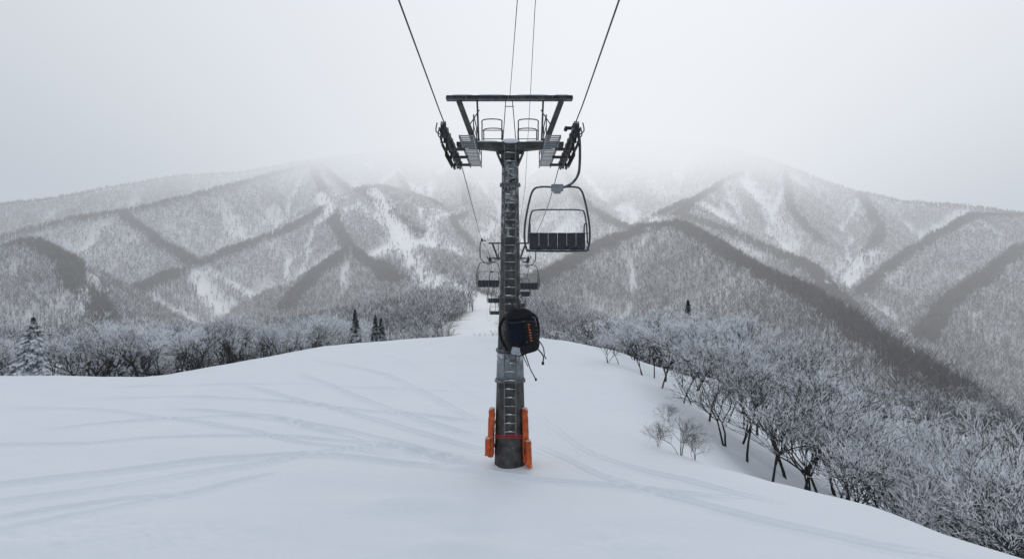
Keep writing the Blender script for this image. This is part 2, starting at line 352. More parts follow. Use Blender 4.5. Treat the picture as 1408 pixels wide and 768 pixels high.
# ------------------------------------------------------------ far forest (one mesh)
def far_proto(k,nb):
    rs=np.random.RandomState(100+k); V=[];mi=[]
    def sliver(a,b,w,m):
        an=rs.rand()*math.pi; d=np.array([math.cos(an),math.sin(an),0])*w/2
        V.extend([a-d,a+d,b]); mi.append(m)
    sliver(np.array([0,0,-.1]),np.array([rs.randn()*.04,rs.randn()*.04,.95]),.05,0)
    for i in range(nb):
        an=rs.rand()*6.28; h=.28+.4*rs.rand(); L=.22+.22*rs.rand(); a=np.array([0,0,h]); b=a+np.array([math.cos(an)*L*.62,math.sin(an)*L*.62,L*.85])
        sliver(a,b,.055*10/nb*.9,1 if rs.rand()<[.2,.8,.5,.35,.7,.45][k] else 0)
    return np.array(V),np.array(mi)
def scatter(n,rmin,rmax,ridge=False,a0=-45,a1=45):
    r=np.sqrt(RS.rand(n)*(rmax**2-rmin**2)+rmin**2); a=(a0+RS.rand(n)*(a1-a0))*math.pi/180
    x=r*np.sin(a); y=r*np.cos(a); z,s,g,d,rb=H(x,y,True); f=forestness(x,y,g,d,rb)
    k=(RS.rand(n)<f**1.25*.95)&(s>12)
    if ridge: k&=d<7
    return x[k],y[k],z[k],d[k]
AV=[];AM=[]
for lo,hi,n0,nb,rg in((330,800,105000,10,False),(800,1720,160000,6,False),(330,1720,200000,6,True)):
    fx,fy,fz,fd=scatter(n0,lo,hi,rg); print('far trees',len(fx))
    for k in range(6):
        V,mi=far_proto(k,nb); s=slice(k,None,6); x=fx[s];y=fy[s];z=fz[s]; n=len(x); rdg=fd[s]<9
        h=(6.0+6*RS.rand(n))*np.where(rdg,1.1,1); w=h*(.8+.5*RS.rand(n)); a=RS.rand(n)*6.28; c=np.cos(a)[:,None]; q=np.sin(a)[:,None]
        vx=(V[None,:,0]*c-V[None,:,1]*q)*w[:,None]+x[:,None]; vy=(V[None,:,0]*q+V[None,:,1]*c)*w[:,None]+y[:,None]; vz=V[None,:,2]*h[:,None]+z[:,None]
        AV.append(np.stack([vx,vy,vz],-1).reshape(-1,3)); M=np.tile(mi,(n,1)); M[rdg]=0; AM.append(M.ravel())
AV=np.concatenate(AV);AM=np.concatenate(AM)
me=npmesh('mountain_forest',AV,np.arange(len(AV)).reshape(-1,3),[M_ftree,M_frost],AM,False); link(D.objects.new('mountain_forest',me))
# ------------------------------------------------------------ detailed trees
def segmesh(name,segs,mats):
    """segs: list (p0,p1,r0,r1,mat) -> three sided prisms"""
    p0=np.array([s[0] for s in segs]);p1=np.array([s[1] for s in segs]);r0=np.array([s[2] for s in segs])[:,None];r1=np.array([s[3] for s in segs])[:,None];mi=np.array([s[4] for s in segs])
    t=p1-p0; t/=np.linalg.norm(t,axis=1,keepdims=True)+1e-9; ref=np.where(np.abs(t[:,2:3])<.9,[[0,0,1.]],[[1.,0,0]]); s=np.cross(t,ref); s/=np.linalg.norm(s,axis=1,keepdims=True); u=np.cross(t,s)
    V=[]
    for p,r in((p0,r0),(p1,r1)):
        for k in range(3):
            a=2*math.pi*k/3; V.append(p+(s*math.cos(a)+u*math.sin(a))*r)
    V=np.stack(V,1).reshape(-1,3); b=np.arange(len(segs))[:,None]*6
    f=np.concatenate([b+np.array([[k,(k+1)%3,3+(k+1)%3,3+k]]) for k in range(3)],0)
    return npmesh(name,V,f,mats,np.tile(mi,3),False)
def grow(seed,detail=5,stems=3,frost=.75,spread=.42,twigw=.011,trunk=3.0,rimew=.016,inner=.15):
    rg=random.Random(seed); segs=[]
    def rv(): return np.array([rg.gauss(0,1),rg.gauss(0,1),rg.gauss(0,1)])
    def br(p,d,L,r,lev):
        n=3 if lev<2 else 2; q=p
        for i in range(n):
            d2=d+rv()*.10+np.array([0,0,.06]); d2/=np.linalg.norm(d2); e=q+d2*L/n
            ra=r*(1-.35*i/n); rb=r*(1-.35*(i+1)/n)
            m=0 if lev<=1 else (2 if rg.random()<(frost if lev>=detail else (inner if lev>=3 else 0)) else 1)
            if m==2: ra=max(ra,rimew); rb=max(rb,rimew*.8)
            segs.append((q,e,ra,rb,m)); 
            if lev>=1 and lev<detail and i<n-1 and rg.random()<.75: child(e,d2,L*.62,rb*.55,lev+1)
            q=e;d=d2
        if lev<detail:
            for _ in range(3): child(q,d,L*(.60+.22*rg.random()),r*.60,lev+1)
    def child(p,d,L,r,lev):
        v=rv(); v-=d*(v@d); v/=np.linalg.norm(v)+1e-6; a=spread+.35*rg.random()
        nd=d*math.cos(a)+v*math.sin(a)+np.array([0,0,.16]); nd/=np.linalg.norm(nd); br(p,nd,L,max(r,twigw),lev)
    for s in range(stems):
        an=rg.random()*6.28; l=.12+.22*rg.random() if stems>1 else .05
        d=np.array([math.cos(an)*l,math.sin(an)*l,1.]); d/=np.linalg.norm(d)
        br(np.array([math.cos(an)*.12,math.sin(an)*.12,-.3]),d,(trunk+.8*rg.random()),.14-.012*stems,0)
    return segs
def norm(segs,h=6.0):
    top=max(s[1][2] for s in segs); k=h/top
    return [(a*k,b*k,r*k,q*k,m) for a,b,r,q,m in segs]
TM=[M_bark,M_twig,M_rime]
hero=[segmesh('frosted_tree_mesh%d'%i,norm(grow(20+i,5,[2,3,2,2,1,1,3][i],[.74,.9,.38,.80,.88,.50,.68][i],inner=[.12,.40,.04,.2,.35,.06,.12][i])),TM) for i in range(7)]
print('hero segs',[len(m.polygons)//3 for m in hero])
midp=[segmesh('mid_tree_mesh%d'%i,norm(grow(50+i,4,[2,1,1,2,1][i],[.78,.3,.65,.12,.5][i],.45,.022,rimew=.03)),TM) for i in range(5)]
hillp=[segmesh('hill_tree_mesh%d'%i,norm(grow(70+i,3,1,[.75,.3,.6,.15][i],.5,.035,rimew=.045)),[M_ftree,M_ftree,M_frost]) for i in range(4)]
def conifer(seed,h=6.,rb=1.5):
    rg=random.Random(seed); V=[];Fc=[]
    n=int(h*6.5)
    for i in range(n):
        t=i/n; z=h*(.06+.93*t); L=rb*(1-t)**.85*(.85+.3*rg.random())+.08; m=max(5,int(11*(1-t)+4))
        for k in range(m):
            a=2*math.pi*(k+rg.random()*.8)/m; l=L*(.7+.45*rg.random()); c,s=math.cos(a),math.sin(a); w=.12+.13*l; zz=z+rg.uniform(-.1,.1)
            N=4+int(l*4)
            for j in range(N):
                f0=j/N; f1=(j+1.3)/N; dz0=-.35*l*f0**1.3; dz1=-.35*l*f1**1.3-.04
                for sd in(-1,1):
                    ww=w*(1.1-f0*.6)*(.7+.6*rg.random())*sd
                    b=len(V); p0=(c*l*f0,s*l*f0,zz+dz0); p1=(c*l*f1,s*l*f1,zz+dz1); p2=(c*l*(f1+.05)-s*ww,s*l*(f1+.05)+c*ww,zz+dz1-.10-.08*rg.random()); p3=(c*l*(f0+.04)-s*ww*.7,s*l*(f0+.04)+c*ww*.7,zz+dz0-.09*rg.random())
                    V+=[p0,p1,p2,p3]; Fc.append((b,b+1,b+2,b+3))
    tv,tf=tube([(0,0,-.4),(0,0,h*.5),(0,0,h*1.0)],[.02*h,.012*h,.003*h],6)
    b=len(V); V+=[tuple(p) for p in tv]; 
    me=D.meshes.new('conifer_mesh'); me.from_pydata(V,[],Fc+[tuple(i+b for i in q) for q in tf]); me.materials.append(M_con); me.materials.append(M_bark)
    mi=[0]*len(Fc)+[1]*len(tf); me.polygons.foreach_set('material_index',mi); me.update(); return me
cons=[conifer(3),conifer(4,6,1.15),conifer(5,6,1.9)]
def place(name,me,x,y,s,sz=None,sink=.1):
    o=D.objects.new(name,me); z=float(H(np.array([x]),np.array([y]))[0]); o.location=(x,y,z-sink); o.scale=(s,s,sz or s); o.rotation_euler=(0,0,random.random()*6.28); link(o); return o
def by_top(name,me,px,y,top,wide=1.0,h0=6.0,mn=2.0):
    x=(px-CX)/F*y; z=float(H(np.array([x]),np.array([y]))[0]); h=max(mn,CZ+(CY-top)/F*y-z); return place(name,me,x,y,h/h0*wide,h/h0)
topc=lambda px: np.interp(px,[830,860,900,950,1000,1050,1100,1150,1200,1250,1330,1400,1500],[485,445,422,424,445,468,492,522,555,580,622,598,595])
k=0
for px in list(range(838,1480,20)):
    base=np.interp(px,[840,900,950,1000,1050,1100,1200,1300,1400,1500],[42,38,34,30,27,27,25.5,24.5,22,21])
    y=base*random.uniform(.94,1.14); by_top('frosted_tree',hero[random.randrange(7)],px+random.uniform(-12,12),y,float(topc(px))+random.uniform(-12,55),random.uniform(1.0,1.3)); k+=1
for px in list(range(860,1480,22)):
    base=np.interp(px,[840,900,950,1000,1050,1100,1200,1300,1400,1500],[50,49,45,41,38,36,34,32,31,31])
    y=base*random.uniform(.92,1.14); by_top('frosted_tree',hero[random.randrange(7)],px+random.uniform(-12,12),y,float(topc(px))+random.uniform(-30,22),random.uniform(.95,1.25)); k+=1
for px,y,t in((1395,19.5,620),(1345,20.5,660),(1290,21.5,640),(1440,20,610),(1225,22.5,605),(1160,23,590)):
    by_top('frosted_tree',hero[k%7],px,y,t,1.2); k+=1
bush=segmesh('bush_mesh',norm(grow(91,4,5,.0,.6,.006,inner=0),1.2),[M_bush,M_bush,M_bush])
for px,y,s in((905,21.5,.75),(935,20.6,1.1),(955,20.2,.8),(918,27,.7)): place('bare_bush',bush,(px-CX)/F*y,y,s)
by_top('snowy_conifer',cons[2],46,41,432,1.3); by_top('snowy_conifer',cons[1],946,66,408,.8); by_top('snowy_conifer',cons[0],176,50,448,.95)
by_top('snowy_conifer',cons[0],488,84,422,.8); by_top('snowy_conifer',cons[1],516,80,430,.9); by_top('snowy_conifer',cons[1],250,62,456,.9); by_top('snowy_conifer',cons[0],524,88,434,.9)
def gn_forest(name,pts,scl,meshes):
    col=D.collections.new(name+'_trees')
    for m in meshes: col.objects.link(D.objects.new(name+'_tree',m))
    me=D.meshes.new(name); me.from_pydata([tuple(p) for p in pts],[],[]); a=me.attributes.new('sc','FLOAT_VECTOR','POINT'); a.data.foreach_set('vector',np.asarray(scl,dtype=np.float32).ravel())
    o=D.objects.new(name,me); link(o)
    g=D.node_groups.new(name+'_scatter','GeometryNodeTree'); g.interface.new_socket('Geometry',in_out='INPUT',socket_type='NodeSocketGeometry'); g.interface.new_socket('Geometry',in_out='OUTPUT',socket_type='NodeSocketGeometry')
    N=g.nodes; gi=N.new('NodeGroupInput'); go=N.new('NodeGroupOutput'); ip=N.new('GeometryNodeInstanceOnPoints'); ci=N.new('GeometryNodeCollectionInfo'); ci.inputs['Collection'].default_value=col; ci.inputs['Separate Children'].default_value=True; ci.inputs['Reset Children'].default_value=True
    ip.inputs['Pick Instance'].default_value=True; na=N.new('GeometryNodeInputNamedAttribute'); na.data_type='FLOAT_VECTOR'; na.inputs['Name'].default_value='sc'
    rv=N.new('FunctionNodeRandomValue'); rv.data_type='FLOAT_VECTOR'; rv.inputs[0].default_value=(0,0,0); rv.inputs[1].default_value=(0.06,0.06,6.28)
    L=g.links; L.new(gi.outputs[0],ip.inputs['Points']); L.new(ci.outputs[0],ip.inputs['Instance']); L.new(na.outputs[0],ip.inputs['Scale']); L.new(rv.outputs[0],ip.inputs['Rotation']); L.new(ip.outputs[0],go.inputs[0])
    md=o.modifiers.new('scatter','NODES'); md.node_group=g; return o
CAPX=[0,60,120,250,400,470,540,600,650,700,760,830,900,1000,1100,1200,1300,1408,1600]
CAPY=[444,450,438,434,428,418,414,408,418,430,420,422,434,460,486,524,560,598,650]
def belt(n,rmin,rmax,cond,lo,hi,maxh,capped=True):
    r=np.sqrt(RS.rand(n)*(rmax**2-rmin**2)+rmin**2); a=(-45+RS.rand(n)*90)*math.pi/180; x=r*np.sin(a); y=r*np.cos(a)
    z,s,g,d,rb=H(x,y,True); px=CX+F*x/y; k=cond(px,r,s)&(runmask(x,y)<.3)
    if not capped: k&=RS.rand(n)<forestness(x,y,g,d,rb)
    x,y,z,px=x[k],y[k],z[k],px[k]; n=len(x)
    cap=CZ+(CY-np.interp(px,CAPX,CAPY))/F*y-z if capped else np.full(n,99.); big=vn(x/5,y/5)
    h=np.minimum(cap*(lo+(hi-lo)*(.5*RS.rand(n)+.5*big)),maxh*(.7+.3*RS.rand(n))); k=h>2.0
    return x[k],y[k],z[k],h[k]/6
def put(name,b,meshes,lo=.8,hi=1.1):
    x,y,z,h=b; w=h*RS.uniform(lo,hi,len(h)); gn_forest(name,np.stack([x,y,z-.2],1),np.stack([w,w,h],1),meshes); print(name,len(x))
put('frosted_treeline',belt(230,42,66,lambda px,r,s:(s>5)&(px<570)&(px>-80),.72,1.18,11),hero,1.0,1.35)
put('frosted_treeline',belt(330,66,110,lambda px,r,s:(s>7)&(px<600)&(px>-80),.66,1.10,12),hero,.95,1.25)
put('frosted_treeline',belt(1300,110,190,lambda px,r,s:(s>9)&(px<830)&(px>-80)&~((px>655)&(px<680)),.55,.92,12),midp,.9,1.2)
put('frosted_forest',belt(1500,60,200,lambda px,r,s:(s>9)&(px>=800)&(px<1500)&((px>900)|(r>75)),.6,1.08,10),midp,.9,1.25)
put('frosted_forest',belt(1400,110,200,lambda px,r,s:(s>9)&(px>=1050)&(px<1500),.6,1.0,7.5,False),midp,.9,1.25)
put('hillside_forest',belt(10500,185,345,lambda px,r,s:(s>9)&(px>-60)&(px<1470),.7,1.0,10,False),hillp)
# ------------------------------------------------------------ lift tower
TY=18.6; m=TY/F
def W(px,py,y=TY): return Vector(((px-CX)/F*y,y,CZ+(CY-py)/F*y))
def tower(cx,cy,z0,z1,w0,w1,full=True):
    e=empty('ski_lift_tower',(cx,cy,z0))
    def pt(n,vf,mt,sm=False):
        o=part(n,None,vf,mt,sm); o.parent=e; o.matrix_parent_inverse=Matrix.Translation((-cx,-cy,-z0)); return o
    N=24; lv=[(z0-.6,w0),(z0+.4,w0*.98),(z0+2.2,w0*.86),(z0+3.2,w0*.78),(z0+(z1-z0)*.55,w0*.5+w1*.28),(z1,w1)]
    pt('mast',tube([(cx,cy,q[0]) for q in lv],[q[1]/2 for q in lv],N),M_steel,True)
    wz=lambda z: float(np.interp(z,[q[0] for q in lv],[q[1] for q in lv]))
    pt('collar_section',tube([(cx,cy,z0+2.28),(cx,cy,z0+3.0)],[wz(z0+2.28)/2+.012,wz(z0+3.)/2+.012],N),M_galv,True)
    fl=[]
    for zz in (z0+2.24,z0+3.06,z0+(z1-z0)*.53,z1-.95):
        ww=wz(zz); fl.append(tube([(cx,cy,zz-.03),(cx,cy,zz+.03)],ww/2+.05,N))
        for k in range(16):
            a=2*math.pi*(k+.5)/16; fl.append(box((cx+(ww/2+.025)*math.cos(a),cy+(ww/2+.025)*math.sin(a),zz+.045),(.03,.03,.04)))
    pt('flanges',join(*fl),M_beam)
    R=[];rg=[];sn=[]
    za,zb=z0+.85,z1+.1
    pr=lambda z: cy-wz(z)/2-.10
    for sx in(-.15,.15): R.append(tube([(cx+sx,pr(za),za),(cx+sx,pr((za+zb)/2),(za+zb)/2),(cx+sx,pr(zb),zb)],.018,6))
    z=za+.1
    while z<zb:
        rg.append(tube([(cx-.15,pr(z),z),(cx+.15,pr(z),z)],.014,6))
        if random.random()<.45: sn.append(sq((cx+random.uniform(-.05,.05),pr(z),z+.018),(random.uniform(.08,.2),.03,.016),.8,.8,nu=8,nv=5))
        z+=.225
    for k in range(9):
        zz=za+.3+k*(zb-za-.5)/8
        for sx in(-.15,.15): R.append(beam((cx+sx,pr(zz),zz),(cx+sx,cy-wz(zz)/2+.03,zz),.03,.03,Vector((0,0,1))))
    pt('ladder_rails',join(*R),M_beam); pt('ladder_rungs',join(*rg),M_rung); pt('rung_snow',join(*sn),M_snow,True)
    zc=z1+.05
    V=[];
    for sx,hh in((-1.45,.10),(-.5,.20),(0,.26),(.5,.20),(1.45,.10)):
        for yy in(-.16,.16):
            for zz in (0.16,.16-hh): V.append(Vector((cx+sx,cy+yy,zc+zz)))
    Fc=[]
    for i in range(4):
        b=i*4; Fc+=[(b,b+4,b+6,b+2),(b+1,b+3,b+7,b+5),(b,b+1,b+5,b+4),(b+2,b+6,b+7,b+3)]
    Fc+=[(0,2,3,1),(16,17,19,18)]
    pt('crossarm',(V,Fc),M_steel)
    pt('head_plate',join(box((cx,cy,z1-.02),(.72,.6,.07),bev=.01),box((cx,cy,z1-.17),(.5,.5,.2),bev=.02),beam((cx-.36,cy,z1-.05),(cx-.2,cy,z1-.42),.05,.3),beam((cx+.36,cy,z1-.05),(cx+.2,cy,z1-.42),.05,.3)),M_steel)
    pt('head_snow',join(sq((cx+.02,cy,z1+.23),(.5,.4,.16),.7,.7),sq((cx-.62,cy,z1+.22),(.6,.3,.08),.7,.7),sq((cx+.7,cy,z1+.22),(.6,.3,.08),.7,.7)),M_snow,True)
    zt=z1+1.42
    I=[box((cx-.02,cy,zt+.05),(3.42,.2,.022)),box((cx-.02,cy,zt-.05),(3.42,.2,.022)),box((cx-.02,cy,zt),(3.40,.03,.09))]
    for sx in(-1.73,-1.2,-.05,1.15,1.69): I.append(box((cx+sx,cy,zt),(.03,.19,.075)))
    pt('lifting_beam',join(*I),M_beam)
    st=[]
    for sg in(-1,1):
        a=(cx+sg*1.40,cy,zt-.06); b=(cx+sg*.97,cy,zc+.16)
        for o in(-.07,.07): st.append(beam((a[0],a[1]+o,a[2]),(b[0],b[1]+o,b[2]),.15,.02))
        st.append(beam(a,b,.025,.13))
        st.append(beam((cx+sg*.90,cy+.05,zt-.06),(cx+sg*.86,cy+.05,zc+.16),.05,.05))
        st.append(beam((cx+sg*.84,cy+.05,zt-.3),(cx+sg*1.1,cy+.05,zt-.7),.025,.025))
    for sx,ex in((-.12,-.2),(.06,.16)): st.append(beam((cx+sx,cy,zt-.05),(cx+ex,cy,zc+.15),.022,.022))
    st.append(beam((cx-.12,cy,zt-.22),(cx+.10,cy,zt-.22),.02,.02,Vector((0,1,0.1))))
    pt('head_struts',join(*st),M_steel)
    rl=[]
    for sg in(-1,1):
        for yy in(-.55,.55):
            xa=cx+sg*.22; xb=cx+sg*.74
            rl.append(tube(spl([(xa,cy+yy,zc+.12),(xa,cy+yy,zc+.5),(xa+sg*.04,cy+yy,zc+.66),(xb-sg*.04,cy+yy,zc+.66),(xb,cy+yy,zc+.5),(xb,cy+yy,zc+.12)],4),.016,6))
            rl.append(tube([(xa,cy+yy,zc+.38),(xb,cy+yy,zc+.38)],.012,6))
    pt('railings',join(*rl),M_rail,True)
    cw=[];cr_=[];sl=[];wh=[];pl=[];sf=[]
    Lh=2.5 if full else 1.6
    for sg in(-1,1):
        xc=cx+sg*1.06; y0,y1=cy-Lh*.8,cy+Lh; zz=z1-.03
        for o in(-.17,.17): cw.append(box((xc+o,(y0+y1)/2,zz),(.03,y1-y0,.07)))
        k=y0
        while k<y1: sl.append(box((xc,k,zz+.012),(.31,.07,.02))); k+=.22
        for k in range(4):
            yy=y0+.1+k*(y1-y0-.2)/3; cr_.append(tube([(xc-sg*.17,yy,zz),(xc-sg*.17,yy,zz+.55)],.014,6))
        cr_.append(tube([(xc-sg*.17,y0+.1,zz+.55),(xc-sg*.17,y1-.1,zz+.55)],.014,6)); cr_.append(tube([(xc-sg*.17,y0+.1,zz+.3),(xc-sg*.17,y1-.1,zz+.3)],.010,6))
        xs=cx+sg*1.60; nwh=8 if full else 5
        for k in range(nwh):
            yy=cy-Lh*.86+k*(Lh*1.86)/(nwh-1); wh.append(wheel((xs,yy,z1+.10),.20,.11)); sf.append(tube([(xs-.12,yy,z1+.10),(xs+.12,yy,z1+.10)],.035,8))
        for k in range(nwh//2):
            ya=cy-Lh*.86+(2*k)*(Lh*1.86)/(nwh-1); yb=cy-Lh*.86+(2*k+1)*(Lh*1.86)/(nwh-1)
            for o in(-.085,.085): pl.append(beam((xs+o,ya-.05,z1+.09),(xs+o,yb+.05,z1+.09),.015,.10,Vector((0,0,1)))); pl.append(beam((xs+o,(ya+yb)/2,z1+.09),(xs+o,(ya+yb)/2,z1-.16),.05,.02))
        for o in(-.085,.085):
            pl.append(beam((xs+o,cy-Lh*.7,z1-.15),(xs+o,cy+Lh*.8,z1-.15),.02,.12,Vector((0,0,1)))); pl.append(beam((xs+o,cy-Lh*.35,z1-.24),(xs+o,cy+Lh*.45,z1-.24),.02,.12,Vector((0,0,1))))
        for yy in(cy-Lh*.45,cy,cy+Lh*.5): pl.append(box((xs-sg*.2,yy,z1-.18),(.5,.07,.07)))
        for k in range(3): pl.append(tube(spl([(xs+sg*.1,cy-Lh*.8+k*.5,z1+.02),(xs+sg*.2,cy-Lh*.8+k*.5,z1+.1),(xs+sg*.17,cy-Lh*.8+k*.5,z1+.3)],3),.016,5))
    pt('catwalk_frames',join(*cw),M_galv); pt('catwalk_slats',join(*sl),M_galv); pt('catwalk_rails',join(*cr_),M_rail); pt('sheaves',join(*wh),M_black); pt('sheave_axles',join(*sf),M_galv); pt('sheave_frames',join(*pl),M_steel)
    pt('beam_snow',join(*[sq((cx+sx,cy,zt+.075),(w_,.16,.05),.8,.5) for sx,w_ in((-1.3,.6),(-.5,.8),(.6,.9),(1.4,.4))]),M_snow,True)
    return e,pt,wz
Z1=CZ+(CY-207)*m
gz=float(H(np.array([-.05]),np.array([TY]))[0])
e,pt,wz=tower(-.05,TY,gz,Z1,.86,.44)
def pad(px0,px1,pyt,pyb,y,lean):
    c=(W(px0,pyt,y)+W(px1,pyb,y))/2; w=(px1-px0)*y/F; h=(pyb-pyt)*y/F
    return sq(c,(w,.34,h),.22,.45,rot=Matrix.Rotation(lean,3,'Y'),nu=28,nv=40,fn=lambda p:Vector((p.x*(1+.05*math.sin(p.z*9))+.006*math.sin(p.z*31),p.y+.012*math.sin(p.z*23+p.x*30),p.z)))
pt('safety_pads',join(pad(671,680,560,627,18.45,.03),pad(667,674,600,625,18.3,.06),pad(718,727,560,636,18.4,-.03),pad(723,731,604,641,18.25,-.06)),M_orange,True)
rr_=wz(gz+.8)/2+.03
pt('rope_wraps',join(*[tube([(-.05+(rr_+.06)*math.cos(a),TY+(rr_+.06)*math.sin(a),gz+zz+.03*math.sin(3*a)) for a in np.linspace(0,2*math.pi,25)[:-1]],.012,5,True) for zz in(.78,.84)]),M_red,True)
pt('base_ropes',join(tube(spl([(-.42,TY-.2,gz+1.3),(-.5,TY-.3,gz+.9),(-.46,TY-.35,gz+.5)],4),.012,5),tube(spl([(.3,TY-.3,gz+1.3),(.36,TY-.35,gz+.9),(.33,TY-.38,gz+.3)],4),.012,5)),M_black)
bz=float(H(np.array([-.05]),np.array([58.]))[0])
tower(-.25,58.,bz,6.75,.7,.42,False)
# cables
def cable(name,pts,r,smooth=True): part(name,None,tube(spl(pts,8) if smooth else pts,r,6),M_cable,True)
cable('haul_cable',[(-1.7,-30,10.9),(-1.65,9.6,9.08+.1),(-1.65,16.4,Z1+.31),(-1.65,21,Z1+.31),(-1.72,30,8.25),(-2.0,45,7.72),(-1.87,57,7.05),(-2.2,75,5.2),(-4,130,-2),(-8,220,-6),(-16,420,4)],.015)
cable('haul_cable',[(1.55,-30,10.9),(1.55,9.6,9.15),(1.55,16.4,Z1+.31),(1.55,21,Z1+.31),(1.55,30,8.25),(1.45,45,7.72),(1.37,57,7.05),(1.2,75,5.2),(-1,130,-2),(-5,220,-6),(-13,420,4)],.015)
cable('signal_cable',[(.32,-10,10.6),(.115,9,9.35),(-.06,TY,10.05)],.007,False)
cable('signal_cable',[(.6,-10,12.2),(.47,14,10.65),(.5,TY,10.12),(.5,26,8.6),(.4,58,7.9)],.007,False)
# ------------------------------------------------------------ chairs
def chair(x,y,z,side,yaw=0.0):
    """x,y,z = grip on the cable; side=+1 right-hand line"""
    e=empty('ski_lift_chair',(x,y,z)); e.rotation_euler=(0,0,yaw); k=.0181
    L=lambda px,py,yy=0.0: Vector((side*(px-791)*k,yy,(172-py)*k))
    def pc(n,vf,mt,sm=True): o=part(n,e,vf,mt,sm); return o
    pc('grip',join(box((0,0,-.02),(.12,.34,.13),bev=.02),box(L(786,175),(.32,.10,.07),bev=.015),box((side*.02,0,.07),(.08,.22,.06),bev=.015),tube([L(779,176,-.1),L(779,176,.1)],.05,8)),M_black,False)
    pc('hanger_arm',tube(spl([L(791,176),L(796,182),L(798,196),L(798,222),L(796,238),L(788,250),L(776,256),L(766,257)],6),.034,10),M_rail)
    pc('hanger_clamp',join(box(L(767,257),(.30,.16,.17),bev=.02),box(L(767,262),(.18,.2,.1),bev=.02)),M_galv,False)
    fr=[(767,256),(745,255.5),(734,260),(728,278),(723,305),(722,325),(724,338),(730,343),(768,344),(804,343),(810,338),(812,325),(811,305),(806,278),(800,260),(790,255.5)]
    pc('outer_frame',tube(spl([L(a,b,.02) for a,b in fr],5,True),.026,8,True),M_rail)
    bk=[(727,334),(728,312),(731,293),(738,288),(768,287.5),(798,288),(804,293),(807,312),(808,334)]
    pc('back_frame',tube(spl([L(a,b,-.10+.0) for a,b in bk],5),.020,8),M_rail)
    for i,px in enumerate((730,806)): pc('side_arm_%d'%(i+1),tube(spl([L(px-1 if i==0 else px+1,306,-.1),L(px,307,.25),L(px,322,.38),L(px,341,.3)],4),.018,6),M_rail)
    pan=[];n=6
    for i in range(n):
        a=729+i*(805-729)/n; b=729+(i+1)*(805-729)/n
        c=(L(a,330,-.10)+L(b,330,-.10))/2; pan.append(sq(c,((b-a)*k*.985,.08,.40),.22,.35,nu=16,nv=10))
        c=(L(a,341,.17)+L(b,341,.17))/2; pan.append(sq(c,((b-a)*k*.985,.52,.08),.35,.3,nu=16,nv=10))
    pc('seat_and_backrest',join(*pan),M_seat)
    pc('seat_rails',join(tube([L(726,320,-.15),L(809,320,-.15)],.016,6),tube([L(725,343,-.12),L(810,343,-.12)],.022,6),tube([L(725,343,.42),L(810,343,.42)],.02,6),*[tube([L(p,343,-.12),L(p,343,.42)],.014,6) for p in(735,768,800)]),M_rail)
    pc('seat_snow',join(*[sq((L(p,337.5,.17)),(w,.42,.05),.8,.6) for p,w in((747,.6),(785,.7))]),M_snow)
chair(1.56,17.0,Z1+.31,1)
chair(-1.98,45.,7.72,-1); chair(1.45,45.5,7.55,1)
chair(1.3,61,6.7,1); chair(-2.1,68,5.9,-1); chair(1.15,76,5.1,1); chair(-2.6,90,3.6,-1); chair(.6,95,2.9,1)
# ------------------------------------------------------------ backpack
by=17.95; bc=W(717,456,by); bp=empty('backpack',bc); bp.rotation_euler=(0.0,math.radians(-9),math.radians(14))
bp.location.y=TY-.33-.36
def pb(n,vf,mt,sm=True): return part(n,bp,vf,mt,sm)
wr=lambda p:.010*math.sin(p.z*19+p.x*11)+.008*math.sin(p.x*23-p.z*13)
def bulge(p): return Vector((p.x*(1-.16*(p.z/.6)-.10*(p.z/.6)**2)+.02*math.sin(p.z*8),p.y*(1-.15*p.z)+wr(p)*2,p.z+.02*math.sin(p.x*9)))
pb('main_body',sq((0,0,0),(.84,.50,1.18),.52,.62,fn=bulge,nu=40,nv=34),M_cloth)
pb('lid',sq((-.02,-.03,.47),(.72,.52,.34),.75,.7,fn=lambda p:Vector((p.x,p.y,p.z-.25*p.x*p.x+wr(p)*1.5)),nu=36,nv=20),M_cloth)
pb('navy_panel',sq((-.17,-.17,.04),(.42,.24,.72),.55,.6,fn=lambda p:Vector((p.x-.08*p.z,p.y+wr(p)*1.6,p.z)),nu=32,nv=26),M_navy)
pb('front_pocket',sq((.15,-.20,-.08),(.32,.22,.70),.5,.6,fn=lambda p:Vector((p.x,p.y+wr(p)*1.5,p.z)),nu=32,nv=26),M_cloth)
pb('lower_pocket',sq((-.02,-.18,-.42),(.62,.28,.26),.65,.65,fn=lambda p:Vector((p.x,p.y+wr(p),p.z-.08*p.x*p.x)),nu=32,nv=20),M_cloth)
pb('pale_patch',sq((-.27,-.25,-.43),(.26,.13,.20),.3,.4,rot=Matrix.Rotation(.35,3,'Y')),M_white)
web=[]
for i in range(7): web.append(box((.335,-.16,.34-i*.11),(.15,.16,.03),rot=Matrix.Rotation(.2,3,'Y'),bev=.008))
pb('side_webbing',join(*web),M_cloth2,False)
pb('buckles',join(*[box((.02,-.315,z),(.06,.03,.045),bev=.008) for z in(.30,-.24)],tube([(-.36,-.26,.33),(-.2,-.315,.30),(.02,-.318,.29),(.26,-.30,.26)],.010,5)),M_cloth2,False)
mk=[]
for i in range(7):
    z=.20-i*.07; mk+= [box((.14,-.318,z),(.04,.006,.035)),box((.175,-.316,z-.02),(.018,.006,.016))]
pb('printed_mark',join(*mk),M_mark,False)
pb('haul_loop',tube(spl([(-.10,.05,.58),(-.13,.1,.72),(-.06,.18,.82),(.04,.16,.80),(.08,.08,.68),(.06,.05,.58)],5),.022,6),M_cloth2)
pb('shoulder_straps',join(tube(spl([(-.26,.2,.50),(-.50,.20,.25),(-.52,.2,-.1),(-.40,.2,-.45)],6),[.04]*19,6),tube(spl([(.26,.2,.50),(.50,.18,.30),(.50,.15,-.1),(.38,.15,-.45)],6),[.04]*19,6)),M_cloth)
